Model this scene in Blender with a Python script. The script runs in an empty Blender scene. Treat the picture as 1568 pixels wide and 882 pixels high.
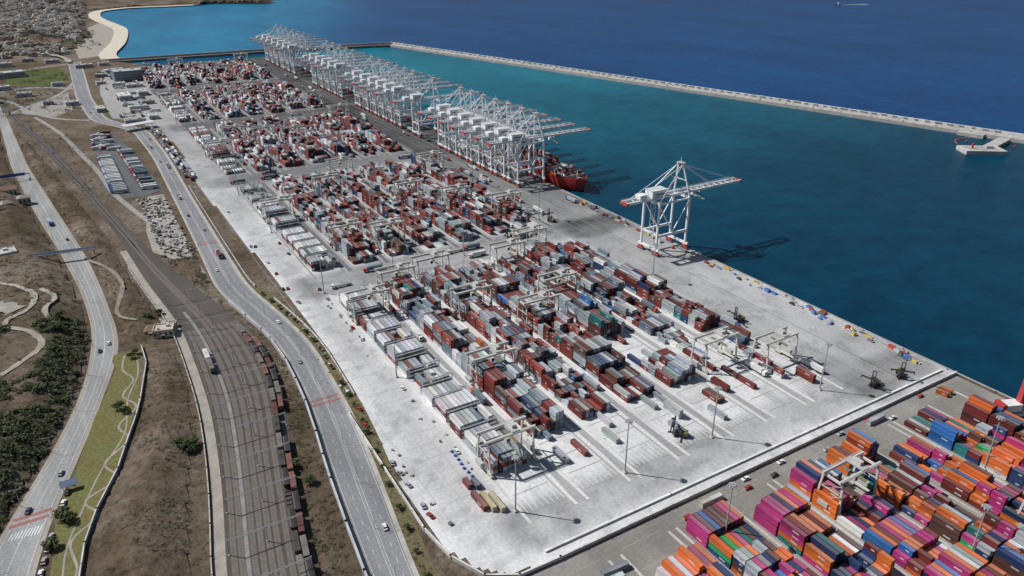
import bpy, math, random
import numpy as np
from mathutils import Vector, Matrix
random.seed(7); rng=np.random.default_rng(11)
SC=bpy.context.scene; COL=SC.collection
rad=math.radians

# ------------------------------------------------------------------ materials
def new_mat(name):
    m=bpy.data.materials.new(name); m.use_nodes=True
    nt=m.node_tree; b=nt.nodes["Principled BSDF"]
    return m,nt,b
def N(nt,t,**k):
    n=nt.nodes.new(t)
    for a,v in k.items():
        if a.startswith('i_'): n.inputs[a[2:].replace('_',' ')].default_value=v
        else: setattr(n,a,v)
    return n
def L(nt,a,b): nt.links.new(a,b)
def noise(nt,scale,detail=6,rough=.6,stretch=None):
    tc=N(nt,'ShaderNodeTexCoord'); mp=N(nt,'ShaderNodeMapping')
    L(nt,tc.outputs['Object'],mp.inputs['Vector'])
    if stretch: mp.inputs['Scale'].default_value=stretch
    n=N(nt,'ShaderNodeTexNoise'); n.inputs['Scale'].default_value=scale
    n.inputs['Detail'].default_value=detail; n.inputs['Roughness'].default_value=rough
    L(nt,mp.outputs[0],n.inputs['Vector']); return n
def ramp(nt,src,stops):
    r=N(nt,'ShaderNodeValToRGB'); e=r.color_ramp.elements
    e[0].position,e[0].color=stops[0][0],(*stops[0][1],1)
    e[1].position,e[1].color=stops[-1][0],(*stops[-1][1],1)
    for p,c in stops[1:-1]:
        x=e.new(p); x.color=(*c,1)
    L(nt,src,r.inputs[0]); return r
def mul(nt,a,b,blend='MULTIPLY',fac=1.0):
    m=N(nt,'ShaderNodeMix',data_type='RGBA',blend_type=blend); m.inputs[0].default_value=fac
    L(nt,a,m.inputs[6]); L(nt,b,m.inputs[7]); return m.outputs[2]
def vc_mat(name,rough=.6,lo=.75,hi=1.12,scale=.25,stretch=None,metal=0.0,spec=.4,fine=None,bump=0,tint=None,fine_lo=.82):
    m,nt,b=new_mat(name)
    a=N(nt,'ShaderNodeVertexColor',layer_name='Col')
    n=noise(nt,scale,5,.65,stretch)
    r=ramp(nt,n.outputs[0],[(.3,tint or (lo,)*3),(.7,(hi,)*3)])
    c=mul(nt,a.outputs[0],r.outputs[0])
    if fine:
        n2=noise(nt,fine,4,.7); r2=ramp(nt,n2.outputs[0],[(.35,(fine_lo,)*3),(.65,(1.1,)*3)])
        c=mul(nt,c,r2.outputs[0])
    L(nt,c,b.inputs['Base Color']); b.inputs['Roughness'].default_value=rough
    b.inputs['Metallic'].default_value=metal
    b.inputs['Specular IOR Level'].default_value=spec
    if bump:
        bp=N(nt,'ShaderNodeBump'); bp.inputs['Strength'].default_value=bump; bp.inputs['Distance'].default_value=.3
        L(nt,n.outputs[0],bp.inputs['Height']); L(nt,bp.outputs[0],b.inputs['Normal'])
    return m
M_paint=vc_mat('weathered_paint',.5,.72,1.1,.35)
M_cont=vc_mat('container_paint',.6,.62,1.12,.18,stretch=(1,.3,1),fine=2.5,spec=.3)
M_steel=vc_mat('white_steel_paint',.45,.85,1.05,.15)
M_pave=vc_mat('concrete_paving',.85,.82,1.1,.05,stretch=(1,.25,1),spec=.15,fine=.6)
M_road=vc_mat('asphalt_road',.9,.74,1.14,.09,stretch=(1,.12,1),spec=.15,fine=.7,fine_lo=.8)
M_leaf=vc_mat('foliage',.8,.6,1.3,.8,spec=.15)
M_grass=vc_mat('dry_grass',.95,.6,1.1,.09,spec=.1,fine=.5,tint=(1.25,.85,.9),fine_lo=.65)
M_stone=vc_mat('stone_concrete',.9,.7,1.15,.12,spec=.2,fine=1.2,bump=.4)
def land_mat():
    m,nt,b=new_mat('dry_scrubland')
    n=noise(nt,.011,10,.72); r=ramp(nt,n.outputs[0],[(.32,(.06,.054,.030)),(.43,(.118,.090,.062)),(.53,(.168,.132,.102)),(.63,(.22,.188,.152)),(.72,(.38,.345,.29))])
    n2=noise(nt,.22,9,.8); r2=ramp(nt,n2.outputs[0],[(.36,(.30,.31,.25)),(.46,(.8,.79,.75)),(.56,(1.08,1.05,1.02)),(.68,(1.6,1.55,1.5))])
    c=mul(nt,r.outputs[0],r2.outputs[0])
    L(nt,c,b.inputs['Base Color']); b.inputs['Roughness'].default_value=.95; b.inputs['Specular IOR Level'].default_value=.1
    bp=N(nt,'ShaderNodeBump'); bp.inputs['Strength'].default_value=1; bp.inputs['Distance'].default_value=1.8
    L(nt,n2.outputs[0],bp.inputs['Height']); L(nt,bp.outputs[0],b.inputs['Normal'])
    return m
M_land=land_mat()
def sea_mat():
    m,nt,b=new_mat('sea_water')
    a=N(nt,'ShaderNodeVertexColor',layer_name='Col')
    n=noise(nt,.006,8,.62,stretch=(1,.4,1)); r=ramp(nt,n.outputs[0],[(.35,(.76,.82,.86)),(.65,(1.28,1.2,1.14))])
    n3=noise(nt,.05,8,.8,stretch=(.6,1,1)); r3=ramp(nt,n3.outputs[0],[(.38,(.70,.76,.80)),(.62,(1.25,1.2,1.18))])
    c=mul(nt,mul(nt,a.outputs[0],r.outputs[0]),r3.outputs[0])
    L(nt,c,b.inputs['Base Color']); b.inputs['Roughness'].default_value=.3; b.inputs['IOR'].default_value=1.33
    b.inputs['Specular IOR Level'].default_value=.10
    n1=noise(nt,.12,7,.75,stretch=(1,.45,1)); bp=N(nt,'ShaderNodeBump'); bp.inputs['Strength'].default_value=.7; bp.inputs['Distance'].default_value=1.3
    L(nt,n1.outputs[0],bp.inputs['Height']); L(nt,bp.outputs[0],b.inputs['Normal'])
    return m
M_sea=sea_mat()

# ------------------------------------------------------------------ mesh builder
class MB:
    def __init__(s): s.v=[]; s.f=[]; s.c=[]
    def quad(s,p,col):
        i=len(s.v); s.v+=[tuple(x) for x in p]; s.f.append(tuple(range(i,i+len(p)))); s.c.append(col)
    def hexa(s,b,t,col):
        i=len(s.v); s.v+=[tuple(x) for x in b]+[tuple(x) for x in t]
        s.f+=[(i+3,i+2,i+1,i),(i+4,i+5,i+6,i+7)]+[(i+k,i+(k+1)%4,i+4+(k+1)%4,i+4+k) for k in range(4)]; s.c+=[col]*6
    def box(s,c,sz,col,rot=0,top=1.0,topy=None):
        x,y,z=c; a,b,h=sz[0]/2,sz[1]/2,sz[2]; ty=top if topy is None else topy
        cr,sr=math.cos(rot),math.sin(rot)
        def R(u,v,w): return (x+u*cr-v*sr,y+u*sr+v*cr,z+w)
        s.hexa([R(-a,-b,0),R(a,-b,0),R(a,b,0),R(-a,b,0)],[R(-a*top,-b*ty,h),R(a*top,-b*ty,h),R(a*top,b*ty,h),R(-a*top,b*ty,h)],col)
    def beam(s,p,q,w,h,col):
        p=Vector(p);q=Vector(q);d=(q-p)
        if d.length<1e-6:return
        d.normalize(); up=Vector((0,0,1))
        if abs(d.z)>.95: up=Vector((0,1,0))
        r=d.cross(up).normalized()*w/2; u=r.normalized().cross(d).normalized()*h/2
        s.hexa([p-r-u,p+r-u,p+r+u,p-r+u],[q-r-u,q+r-u,q+r+u,q-r+u],col)
    def cyl(s,c,r,h,col,n=8,axis='z',r2=None):
        r2=r if r2 is None else r2; i=len(s.v); x,y,z=c
        for k in range(n):
            a=2*math.pi*k/n; ca,sa=math.cos(a),math.sin(a)
            if axis=='z': s.v+= [(x+r*ca,y+r*sa,z),(x+r2*ca,y+r2*sa,z+h)]
            elif axis=='x': s.v+= [(x-h/2,y+r*ca,z+r*sa),(x+h/2,y+r*ca,z+r*sa)]
            else: s.v+= [(x+r*ca,y-h/2,z+r*sa),(x+r*ca,y+h/2,z+r*sa)]
        for k in range(n):
            a=i+2*k; b=i+2*((k+1)%n); s.f.append((a,b,b+1,a+1)); s.c.append(col)
        s.f.append(tuple(i+2*k+1 for k in range(n))); s.c.append(col)
        s.f.append(tuple(i+2*k for k in reversed(range(n)))); s.c.append(col)
    def mesh(s,name,mat):
        me=bpy.data.meshes.new(name); me.from_pydata(s.v,[],s.f)
        me.materials.append(mat)
        at=me.color_attributes.new('Col','FLOAT_COLOR','CORNER')
        cnt=np.array([len(f) for f in s.f]); c=np.array([(*k[:3],1) for k in s.c],dtype=np.float32)
        at.data.foreach_set('color',np.repeat(c,cnt,axis=0).ravel())
        return me
    def obj(s,name,mat,loc=(0,0,0),rot=0):
        o=bpy.data.objects.new(name,s.mesh(name,mat)); o.location=loc; o.rotation_euler[2]=rot
        COL.objects.link(o); return o
def inst(name,me,loc,rot=0,sc=None):
    o=bpy.data.objects.new(name,me); o.location=loc; o.rotation_euler[2]=rot
    if sc: o.scale=sc
    COL.objects.link(o); return o
def raw_mesh(name,V,F,C,mat):
    me=bpy.data.meshes.new(name); nv=len(V); nf=len(F)
    me.vertices.add(nv); me.vertices.foreach_set('co',np.asarray(V,dtype=np.float32).ravel())
    me.loops.add(nf*4); me.loops.foreach_set('vertex_index',np.asarray(F,dtype=np.int32).ravel())
    me.polygons.add(nf); me.polygons.foreach_set('loop_start',np.arange(nf,dtype=np.int32)*4)
    me.update(calc_edges=True); me.materials.append(mat)
    at=me.color_attributes.new('Col','FLOAT_COLOR','CORNER')
    c=np.ones((nf,4),dtype=np.float32); c[:,:3]=C
    at.data.foreach_set('color',np.repeat(c,4,axis=0).ravel())
    return me
def link(name,me):
    o=bpy.data.objects.new(name,me); COL.objects.link(o); return o
_G={}
def vnoise(x,y,sc,seed,sx=1,sy=1):
    if seed not in _G: _G[seed]=np.random.default_rng(seed).random((256,256))
    g=_G[seed]; x=np.asarray(x)/sc/sx; y=np.asarray(y)/sc/sy
    xi=np.floor(x).astype(int); yi=np.floor(y).astype(int); fx=x-xi; fy=y-yi
    fx=fx*fx*(3-2*fx); fy=fy*fy*(3-2*fy)
    G=lambda a,b: g[a%256,b%256]
    return (G(xi,yi)*(1-fx)+G(xi+1,yi)*fx)*(1-fy)+(G(xi,yi+1)*(1-fx)+G(xi+1,yi+1)*fx)*fy
def fbm(x,y,sc,seed,o=4,sx=1,sy=1):
    r=0;a=1;t=0
    for k in range(o): r=r+a*vnoise(x,y,sc/2**k,seed+k,sx,sy); t+=a; a*=.55
    return r/t
def sstep(x,a,b):
    t=np.clip((x-a)/(b-a),0,1); return t*t*(3-2*t)
def band(x,a,b,w): return sstep(x,a-w,a+w)*(1-sstep(x,b-w,b+w))
def inpoly(x,y,poly):
    r=np.zeros(np.shape(x),bool); n=len(poly)
    for i in range(n):
        x1,y1=poly[i]; x2,y2=poly[(i+1)%n]
        if y1==y2: continue
        c=((y1>y)!=(y2>y))&(x<(x2-x1)*(y-y1)/(y2-y1)+x1); r^=c
    return r
def edged(x,y,poly):
    d=np.full(np.shape(x),1e9); n=len(poly)
    for i in range(n):
        x1,y1=poly[i]; x2,y2=poly[(i+1)%n]; dx,dy=x2-x1,y2-y1
        t=np.clip(((x-x1)*dx+(y-y1)*dy)/(dx*dx+dy*dy),0,1)
        d=np.minimum(d,np.hypot(x-x1-t*dx,y-y1-t*dy))
    return d

# ------------------------------------------------------------------ world, sun, camera
w=bpy.data.worlds.new("World"); SC.world=w; w.use_nodes=True
nt=w.node_tree; bg=nt.nodes['Background']; sky=nt.nodes.new('ShaderNodeTexSky'); sky.sky_type='NISHITA'
sky.sun_disc=False; sky.sun_elevation=rad(47); sky.sun_rotation=rad(314); sky.altitude=100
nt.links.new(sky.outputs[0],bg.inputs[0]); bg.inputs[1].default_value=.06
sl=bpy.data.lights.new('sun','SUN'); sl.energy=4.8; sl.angle=rad(.5); sl.color=(1,.98,.955)
so=bpy.data.objects.new('sun',sl); COL.objects.link(so)
az=rad(314); el=rad(47); sd=Vector((math.sin(az)*math.cos(el),math.cos(az)*math.cos(el),math.sin(el)))
so.rotation_euler=sd.to_track_quat('Z','Y').to_euler(); so.location=(0,0,500)
cam=bpy.data.cameras.new('camera'); cam.lens=26.4; cam.sensor_width=36; cam.clip_end=80000; cam.clip_start=1
co=bpy.data.objects.new('camera',cam); COL.objects.link(co); co.location=(0,0,230)
co.rotation_euler=(rad(90-25.19),0,rad(-31)); SC.camera=co
SC.view_settings.view_transform='Standard'; SC.view_settings.look='None'; SC.view_settings.exposure=0

# ------------------------------------------------------------------ land, sea
def flat(name,poly,z,mat,col=(.5,.5,.5)):
    b=MB(); b.quad([(x,y,z) for x,y in poly],col); return b.obj(name,mat)
coast=[(413,-2500),(413,1645),(165,1648),(150,1700),(112,1745),(112,1870),(150,2050),(196,2353),(186,2520),(172,2666),(172,2800),(190,2957),(240,3030),(300,3068),(400,3060),(508,3070),(560,3120),(640,3100),(740,3040),(800,3060),(780,3150),(900,3300),(700,5000),(-6000,6000),(-9000,-2500)]
flat('ground',coast,0,M_land)
def grid(xs,ys,zf,colf,name,mat,mask=None):
    X,Y=np.meshgrid(xs,ys,indexing='ij'); Z=zf(X,Y) if callable(zf) else np.full(X.shape,float(zf))
    nx,ny=X.shape; V=np.stack([X,Y,Z],-1).reshape(-1,3)
    idx=np.arange(nx*ny).reshape(nx,ny)
    F=np.stack([idx[:-1,:-1],idx[1:,:-1],idx[1:,1:],idx[:-1,1:]],-1)
    if mask is not None:
        m=mask(X,Y); mm=m[:-1,:-1]&m[1:,:-1]&m[1:,1:]&m[:-1,1:]; F=F[mm]
    F=F.reshape(-1,4)
    me=bpy.data.meshes.new(name)
    me.vertices.add(len(V)); me.vertices.foreach_set('co',V.astype(np.float32).ravel())
    me.loops.add(len(F)*4); me.loops.foreach_set('vertex_index',F.astype(np.int32).ravel())
    me.polygons.add(len(F)); me.polygons.foreach_set('loop_start',np.arange(len(F),dtype=np.int32)*4)
    me.update(calc_edges=True); me.materials.append(mat)
    me.polygons.foreach_set('use_smooth',np.ones(len(F),bool))
    if colf is not None:
        C=colf(X,Y); at=me.color_attributes.new('Col','FLOAT_COLOR','POINT')
        c=np.ones((len(V),4),dtype=np.float32); c[:,:3]=C.reshape(-1,3); at.data.foreach_set('color',c.ravel())
    me.validate(); return link(name,me)
bwp=[(670,1700),(900,923),(990,544),(1030,400),(1120,0),(1200,-600)]
def seacol(X,Y):
    deep=np.array((.0025,.044,.145)); far=np.array((.002,.030,.115)); turq=np.array((.005,.135,.19)); teal=np.array((.001,.033,.066)); shore=np.array((.012,.19,.32))
    bx=np.interp(-Y,[-p[1] for p in bwp],[p[0] for p in bwp])
    basin=(X<bx)&(Y<1700)
    D=np.hypot(X,Y)
    c=deep+(far-deep)*sstep(D,1300,4500)[...,None]
    t=sstep(Y,330,1350)*.9*(.7+.6*fbm(X,Y,260,5)) 
    t=np.clip(t,0,1)
    nearq=1-sstep(X-413,0,110); t=t*(1-.45*nearq)
    cb=teal+(turq-teal)*t[...,None]
    c=np.where(basin[...,None],cb,c)
    d=edged(X,Y,coast[3:19]); k=(1-sstep(d,10,520))*(Y>1720)
    c=c+(shore-c)*(k*.75)[...,None]
    return c
xs=np.concatenate([[-40000,-15000,-6000,-2000],np.arange(-400,2000,16),np.arange(2000,4000,100),np.geomspace(4000,60000,18)])
ys=np.concatenate([[-20000,-5000,-1500],np.arange(-400,3400,16),np.arange(3400,5400,200),np.geomspace(5400,60000,18)])
grid(xs,ys,-3.0,seacol,'sea',M_sea)

b=MB()
b.box((413.6,-200,-7),(1.6,3690,7.06),(.34,.33,.31))
for q in range(-60,1640,14): b.box((414.8,q,-3.2),(1.2,1.6,2.6),(.02,.02,.02))
for q in range(-60,1640,28): b.cyl((412.2,q,.06),.35,.6,(.03,.03,.03),8)
b.obj('quay_wall',M_stone)

pav=[(104,196),(96,215),(97,260),(102,321),(108,400),(110,493),(107,600),(104,776),(104,860),(112,925),(108,1070),(80,1150),(66,1250),(62,1370),(84,1641),(412.7,1641),(412.7,187.5),(122,187.5),(112,190)]
def pavcol(X,Y):
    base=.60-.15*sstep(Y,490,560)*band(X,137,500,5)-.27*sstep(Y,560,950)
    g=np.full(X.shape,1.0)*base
    ap=band(X,347,414,6); st=fbm(X,Y,12,21,4,1,14)
    g=g*(1-ap*(.24+.40*st)*(.72+.62*sstep(Y,300,600)))
    for a,c in ((474,514),(768,806),(1046,1092),(1330,1378)):
        m=band(Y,a,c,7)*band(X,118,412,10); s2=fbm(X,Y,14,31,4,12,1); g=g*(1-m*(.30+.46*s2)*(1 if a<500 else .7))
    m=band(Y,196,222,6)*band(X,125,412,10); g=g*(1-m*(.08+.46*fbm(X,Y,9,41,4,9,1)))
    m=band(X,112,134,4)*band(Y,200,800,10); g=g*(1-m*(.02+.26*fbm(X,Y,10,51,4,1,9)))
    g=g*(1-.30*band(X,345,366,5)*band(Y,195,480,10)*fbm(X,Y,8,57,4,1,8))
    for cx,cy,r in ((360,215,30),(372,490,28),(140,208,18),(355,790,28),(350,505,24),(395,232,24),(340,235,24),(322,495,20),(345,205,16)):
        d=np.abs(np.hypot(X-cx,Y-cy)-r*.6); g=g*(1-.40*(1-sstep(d,0,12))*fbm(X,Y,6,61))
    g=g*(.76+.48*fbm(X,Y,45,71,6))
    g=g*(1-.18*(fbm(X,Y,7,77,3)>.62))
    warm=fbm(X,Y,80,81)
    return np.stack([g*(.99+.02*warm),g*(1.0),g*(1.01-.03*warm)],-1)
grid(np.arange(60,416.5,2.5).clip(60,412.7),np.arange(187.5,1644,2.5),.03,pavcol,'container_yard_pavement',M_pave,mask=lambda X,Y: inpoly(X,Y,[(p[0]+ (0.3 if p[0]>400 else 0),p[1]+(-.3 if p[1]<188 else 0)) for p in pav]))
def nbcol(X,Y):
    g=.27*(.7+.6*fbm(X,Y,30,91,5))*(1-.35*band(Y,160,186,3)*fbm(X,Y,10,99,4,10,1))
    return np.stack([g*1.06,g,g*.91],-1)
grid(np.arange(106,414,4).clip(60,412.7),np.arange(-60,188,3),.015,nbcol,'neighbouring_terminal_pavement',M_pave)

def wall(name,pts,wd,h,col,z=0,mat=M_stone,posts=None):
    b=MB()
    for (x1,y1),(x2,y2) in zip(pts[:-1],pts[1:]):
        dx,dy=x2-x1,y2-y1; Ln=math.hypot(dx,dy); a=math.atan2(dy,dx)
        b.box(((x1+x2)/2,(y1+y2)/2,z),(Ln+wd*.5,wd,h),col,a)
        b.box(((x1+x2)/2,(y1+y2)/2,z+h+.002),(Ln+wd*.5,wd*1.5,.12),tuple(min(1,c*1.1) for c in col),a)
        if posts:
            n=max(1,int(Ln/posts))
            for i in range(n+1):
                t=i/n; b.box((x1+dx*t,y1+dy*t,z),(wd*1.8,wd*1.8,h+.35),col,a)
    return b.obj(name,mat)
corner=[(96.5,330),(94.5,230),(97,210),(104,194),(116,187),(135,186.5),(411,186.5)]
wall('perimeter_wall',corner,.5,1.8,(.55,.54,.51),posts=12)
wall('concrete_barrier',[(132,193),(200,193),(300,193),(408,193)],.7,.9,(.66,.65,.62))

# ------------------------------------------------------------------ curving road/rail strips as functions of q
def F(pts):
    p=sorted([(b,a) for a,b in pts]); Q=np.array([x[0] for x in p],float); S=np.array([x[1] for x in p],float)
    k0=(S[1]-S[0])/(Q[1]-Q[0]); k1=(S[-1]-S[-2])/(Q[-1]-Q[-2])
    Q=np.concatenate([[Q[0]-300],Q,[Q[-1]+400]]); S=np.concatenate([[S[0]-300*k0*.6],S,[S[-1]+400*k1]])
    def f(q):
        q=np.asarray(q,float); r=0
        for o in np.linspace(-24,24,9): r=r+np.interp(q+o,Q,S)
        return r/9
    return f
AL=F([(-71,1239),(-56,969),(-36,772),(-22,664),(-12,566),(-10,498),(-18,439),(-30,394),(-43,359),(-53,332),(-62,312)])
AR=F([(-64,1235),(-44,962),(-23,774),(-3,564),(-8,640),(0,484),(-4,455),(-12,427),(-25,378),(-36,344),(-46,311)])
CLf=F([(39,1783),(29,1364),(36,1175),(78,1083),(82,933),(78,769),(74,631),(70,523),(80,465),(87,420),(83,347),(74,289),(66,218)])
CRf=F([(58,1772),(47,1353),(52,1179),(93,1074),(95,925),(91,761),(89,614),(88,519),(96,470),(102,415),(97,325),(88,260),(80,210)])
RL=F([(-78,1367),(-27,1047),(1,837),(20,678),(28,568),(38,478),(37,410),(35,365),(27,301),(17,247)])
RR=F([(-68,1367),(-17,1047),(11,837),(32,678),(44,601),(64,506),(76,450),(77,400),(73,365),(63,319),(54,269),(47,229)])
def strip(name,fl,fr,q0,q1,z,mat,col,step=5):
    q=np.arange(q0,q1+step,step); l=fl(q); r=fr(q); b=MB()
    for i in range(len(q)-1):
        b.quad([(l[i],q[i],z),(r[i],q[i],z),(r[i+1],q[i+1],z),(l[i+1],q[i+1],z)],col)
    return b.obj(name,mat)
def mix(fa,fb,t,off=0): return lambda q:(fa(q)*(1-t)+fb(q)*t)+off
def marks(b,f,q0,q1,z,wd,col,dash=None,step=4):
    if dash: st=np.arange(q0,q1,sum(dash),dtype=float); en=st+dash[0]
    else: st=np.arange(q0,q1,step,dtype=float); en=st+step
    A=f(st);C=f(en)
    for q,e,a,c in zip(st,en,A,C): b.quad([(a-wd/2,q,z),(a+wd/2,q,z),(c+wd/2,e,z),(c-wd/2,e,z)],col)
strip('coastal_highway_shoulder',lambda q:AL(q)-2,lambda q:AR(q)+2,230,1700,.03,M_road,(.33,.30,.26))
strip('coastal_highway',AL,AR,230,1700,.07,M_road,(.30,.30,.295))
b=MB(); Wt=(.62,.62,.60)
marks(b,mix(AL,AR,.05),230,1200,.11,.18,Wt); marks(b,mix(AL,AR,.95),230,1200,.11,.18,Wt)
marks(b,mix(AL,AR,.5),230,1200,.11,.22,Wt); marks(b,mix(AL,AR,.27),230,1200,.11,.15,Wt,(4,6)); marks(b,mix(AL,AR,.73),230,1200,.11,.15,Wt,(4,6))
for q in (322,326):
    b.quad([(AL(q),q,.115),(AR(q),q,.115),(AR(q),q+2.0,.115),(AL(q),q+2.0,.115)],(.32,.14,.12))
for k in range(10):
    x=-58+k*1.2; b.quad([(x,314-k*.2,.115),(x+.6,314-k*.2,.115),(x+.6+2,318,.115),(x+2,318,.115)],(.6,.6,.58))
b.obj('highway_markings',M_road)
strip('port_road_verge',lambda q:CLf(q)-1.5,lambda q:CRf(q)+2.2,120,1780,.03,M_stone,(.42,.40,.36))
strip('port_access_road',CLf,CRf,120,1780,.07,M_road,(.225,.23,.24))
b=MB()
for t in (.04,.46,.54,.96): marks(b,mix(CLf,CRf,t),120,1500,.11,.16,Wt)
for t in (.25,.75): marks(b,mix(CLf,CRf,t),120,1500,.11,.15,Wt,(3,6))
for q in (345,349.5,620,624.5):
    l,r=float(CLf(q)),float(CRf(q)); b.quad([(l,q,.115),(r,q,.115),(r,q+1.8,.115),(l,q+1.8,.115)],(.30,.13,.115))
b.obj('port_road_markings',M_road)
strip('road_median_kerb',mix(CLf,CRf,.49),mix(CLf,CRf,.51),120,1070,.17,M_stone,(.36,.355,.33))
strip('grass_verge',lambda q:CRf(q)+2.4,lambda q:np.minimum(CRf(q)+9,CRf(q)+2.5+.9*np.clip(520-q,0,8)),120,519,.05,M_grass,(.13,.13,.07))
# rail
strip('railway_ballast',RL,RR,150,1500,.05,M_road,(.095,.083,.073))
strip('railway_service_track',lambda q:RL(q)-5.5,lambda q:RL(q)-.5,150,640,.07,M_stone,(.34,.31,.27))
strip('railway_ballast_lightpath',mix(RL,RR,.24,-.9),mix(RL,RR,.24,.9),150,500,.09,M_stone,(.25,.24,.23))
b=MB(); rc=(.20,.17,.15); sc_=(.17,.15,.13)
fr=[.08,.17,.32,.42,.52,.62,.74,.84,.93]
for t in fr:
    q0=150; q1=470 if t not in(.42,.52) else 1400
    f=mix(RL,RR,t)
    marks(b,f,q0,q1,.11,2.5,(.125,.108,.092))
    marks(b,lambda q:f(q)-.72,q0,q1,.16,.18,rc); marks(b,lambda q:f(q)+.72,q0,q1,.16,.18,rc)
    qa=np.arange(q0,min(q1,600),1.2); fa=f(qa)
    for q,a in zip(qa,fa): b.quad([(a-1.25,q,.13),(a+1.25,q,.13),(a+1.25,q+.3,.13),(a-1.25,q+.3,.13)],sc_)
b.obj('railway_tracks',M_paint)
for q in list(range(206,520,26)):
    l=float(RL(q))+1; r=float(RR(q))-1; b=MB(); c=(.36,.36,.36)
    for x in (l,(l+r)/2,r): b.beam((x,q,0),(x,q,8.2),.32,.32,c); b.box((x,q,0),(.9,.9,.5),(.4,.4,.38))
    for z in (7.4,8.1): b.beam((l-.3,q,z),(r+.3,q,z),.18,.18,c)
    x=l
    while x<r-1: b.beam((x,q,7.4),(x+1,q,8.1),.08,.08,c); b.beam((x+1,q,8.1),(x+2,q,7.4),.08,.08,c); x+=2
    b.obj('catenary_portal',M_paint)
for q in range(540,1300,45):
    x=float(RR(q))-.6; b=MB(); b.beam((x,q,0),(x,q,8),.25,.25,(.3,.3,.3)); b.beam((x,q,7),(x-4.5,q,7.3),.12,.12,(.3,.3,.3)); b.beam((x,q,8),(x-4.2,q,7.3),.06,.06,(.3,.3,.3)); b.obj('catenary_mast',M_paint)

q=np.array([500,470,445,430,400,375,350,320,300,281,250,220,180,140]); wall('retaining_wall',[(float(CLf(k))-2.6,float(k)) for k in q],.6,2.6,(.42,.43,.45),posts=18)
wall('boundary_wall',[(12,462),(12,440),(4,400),(0,384),(-8,358),(-13,341),(-24,315),(-30,295),(-34,270),(-36,240)],.4,1.8,(.50,.48,.45),posts=10)
wall('rail_side_wall',[(float(RL(k))-6.2,float(k)) for k in range(600,150,-20)],.35,1.3,(.40,.38,.34),posts=10)
q=list(range(516,800,12)); wall('yard_west_fence',[(float(CRf(k))+4.5,float(k)) for k in q],.25,1.6,(.5,.5,.5),posts=6)
q=list(range(345,500,12)); wall('verge_wall',[(float(CRf(k))+7.6,float(k)) for k in q],.3,1.2,(.55,.54,.52),posts=8)

# ------------------------------------------------------------------ terrain mounds
def mound(name,poly,hmax,slope,step,seed):
    P=np.array(poly); x0,y0=P.min(0); x1,y1=P.max(0)
    def hf(X,Y):
        d=edged(X,Y,poly); return np.where(inpoly(X,Y,poly),-.15+np.minimum(d*slope,hmax*(.35+1.0*fbm(X,Y,60,seed,5))),-.15)
    grid(np.arange(x0,x1+step,step),np.arange(y0,y1+step,step),hf,None,name,M_land,mask=lambda X,Y:inpoly(X,Y,poly))
    return lambda x,y: np.maximum(0,hf(np.atleast_1d(np.asarray(x,float)),np.atleast_1d(np.asarray(y,float))))
def side(fa,oa,fb,ob,q0,q1,st=20):
    qs=list(np.arange(q0,q1+1,st)); return [(float(fa(q))+oa,q) for q in qs]+[(float(fb(q))+ob,q) for q in reversed(qs)]
polyA=side(lambda q:AL(q),-90,AL,-3.5,250,1200)
hA=mound('hillside_terrain',polyA,9,.45,3,101)
polyB=side(AR,3.5,RL,-7.5,470,1150)
hB=mound('embankment_terrain',polyB,7,.35,3,111)
polyC=[(14,460),(24,458),(30,440),(29,400),(26,365),(19,330),(11,290),(4,240),(-30,240),(-28,300),(-18,330),(-8,352),(2,384),(7,410)]
hC=mound('dry_slope_terrain',polyC,5,.3,2.5,121)
polyD=[(float(RR(q))+2,q) for q in range(500,610,10)]+[(float(CLf(q))-4,q) for q in range(600,500,-10)]
hD=mound('roadside_bank_terrain',polyD,4,.25,3,131)
polyE=[(-900,1950),(60,1950),(130,2250),(120,2600),(150,3000),(350,3130),(700,3120),(600,4200),(-900,4500)]
hE=mound('coastal_hills',polyE,55,.16,22,141)
polyH=[(515,3078),(570,3128),(640,3110),(735,3050),(790,3066),(770,3150),(700,3220),(540,3200)]
mound('rocky_headland',polyH,26,.9,8,151)

flat('park_lawn',[(-7,462),(11,460),(3,400),(-2,384),(-9,358),(-14,341),(-25,315),(-31,295),(-35,272),(-37,240),(-50,240),(-43,285),(-40,318),(-30,352),(-19,395),(-9,425),(-4,445)],.04,M_grass,(.135,.155,.06))
def path(name,pts,wd,z,col,mat=M_stone,hf=None):
    b=MB(); n=len(pts); P=[]
    for i in range(n-1):
        p0=pts[max(0,i-1)];p1=pts[i];p2=pts[i+1];p3=pts[min(n-1,i+2)]
        for k in range(8):
            t=k/8; P.append(tuple(.5*((2*p1[j])+(-p0[j]+p2[j])*t+(2*p0[j]-5*p1[j]+4*p2[j]-p3[j])*t*t+(-p0[j]+3*p1[j]-3*p2[j]+p3[j])*t**3) for j in(0,1)))
    P.append(pts[-1]); Lf=[];Rt=[]
    for i in range(len(P)):
        a=P[max(0,i-1)];c=P[min(len(P)-1,i+1)];dx,dy=c[0]-a[0],c[1]-a[1];l=math.hypot(dx,dy) or 1
        ww=wd*(1 if not hf else random.uniform(.75,1.3))
        zz=z+(float(hf(P[i][0],P[i][1])[0])+.5 if hf else 0)
        Lf.append((P[i][0]-dy/l*ww/2,P[i][1]+dx/l*ww/2,zz));Rt.append((P[i][0]+dy/l*ww/2,P[i][1]-dx/l*ww/2,zz))
    for i in range(len(P)-1): b.quad([Rt[i],Rt[i+1],Lf[i+1],Lf[i]],col)
    return b.obj(name,mat)
path('park_footpath',[(2,458),(-1,440),(3,425),(-4,410),(1,395),(-9,380),(-6,365),(-18,350),(-14,335),(-28,325),(-24,312),(-35,300),(-34,280),(-42,262)],1.1,.08,(.32,.29,.25))
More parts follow.
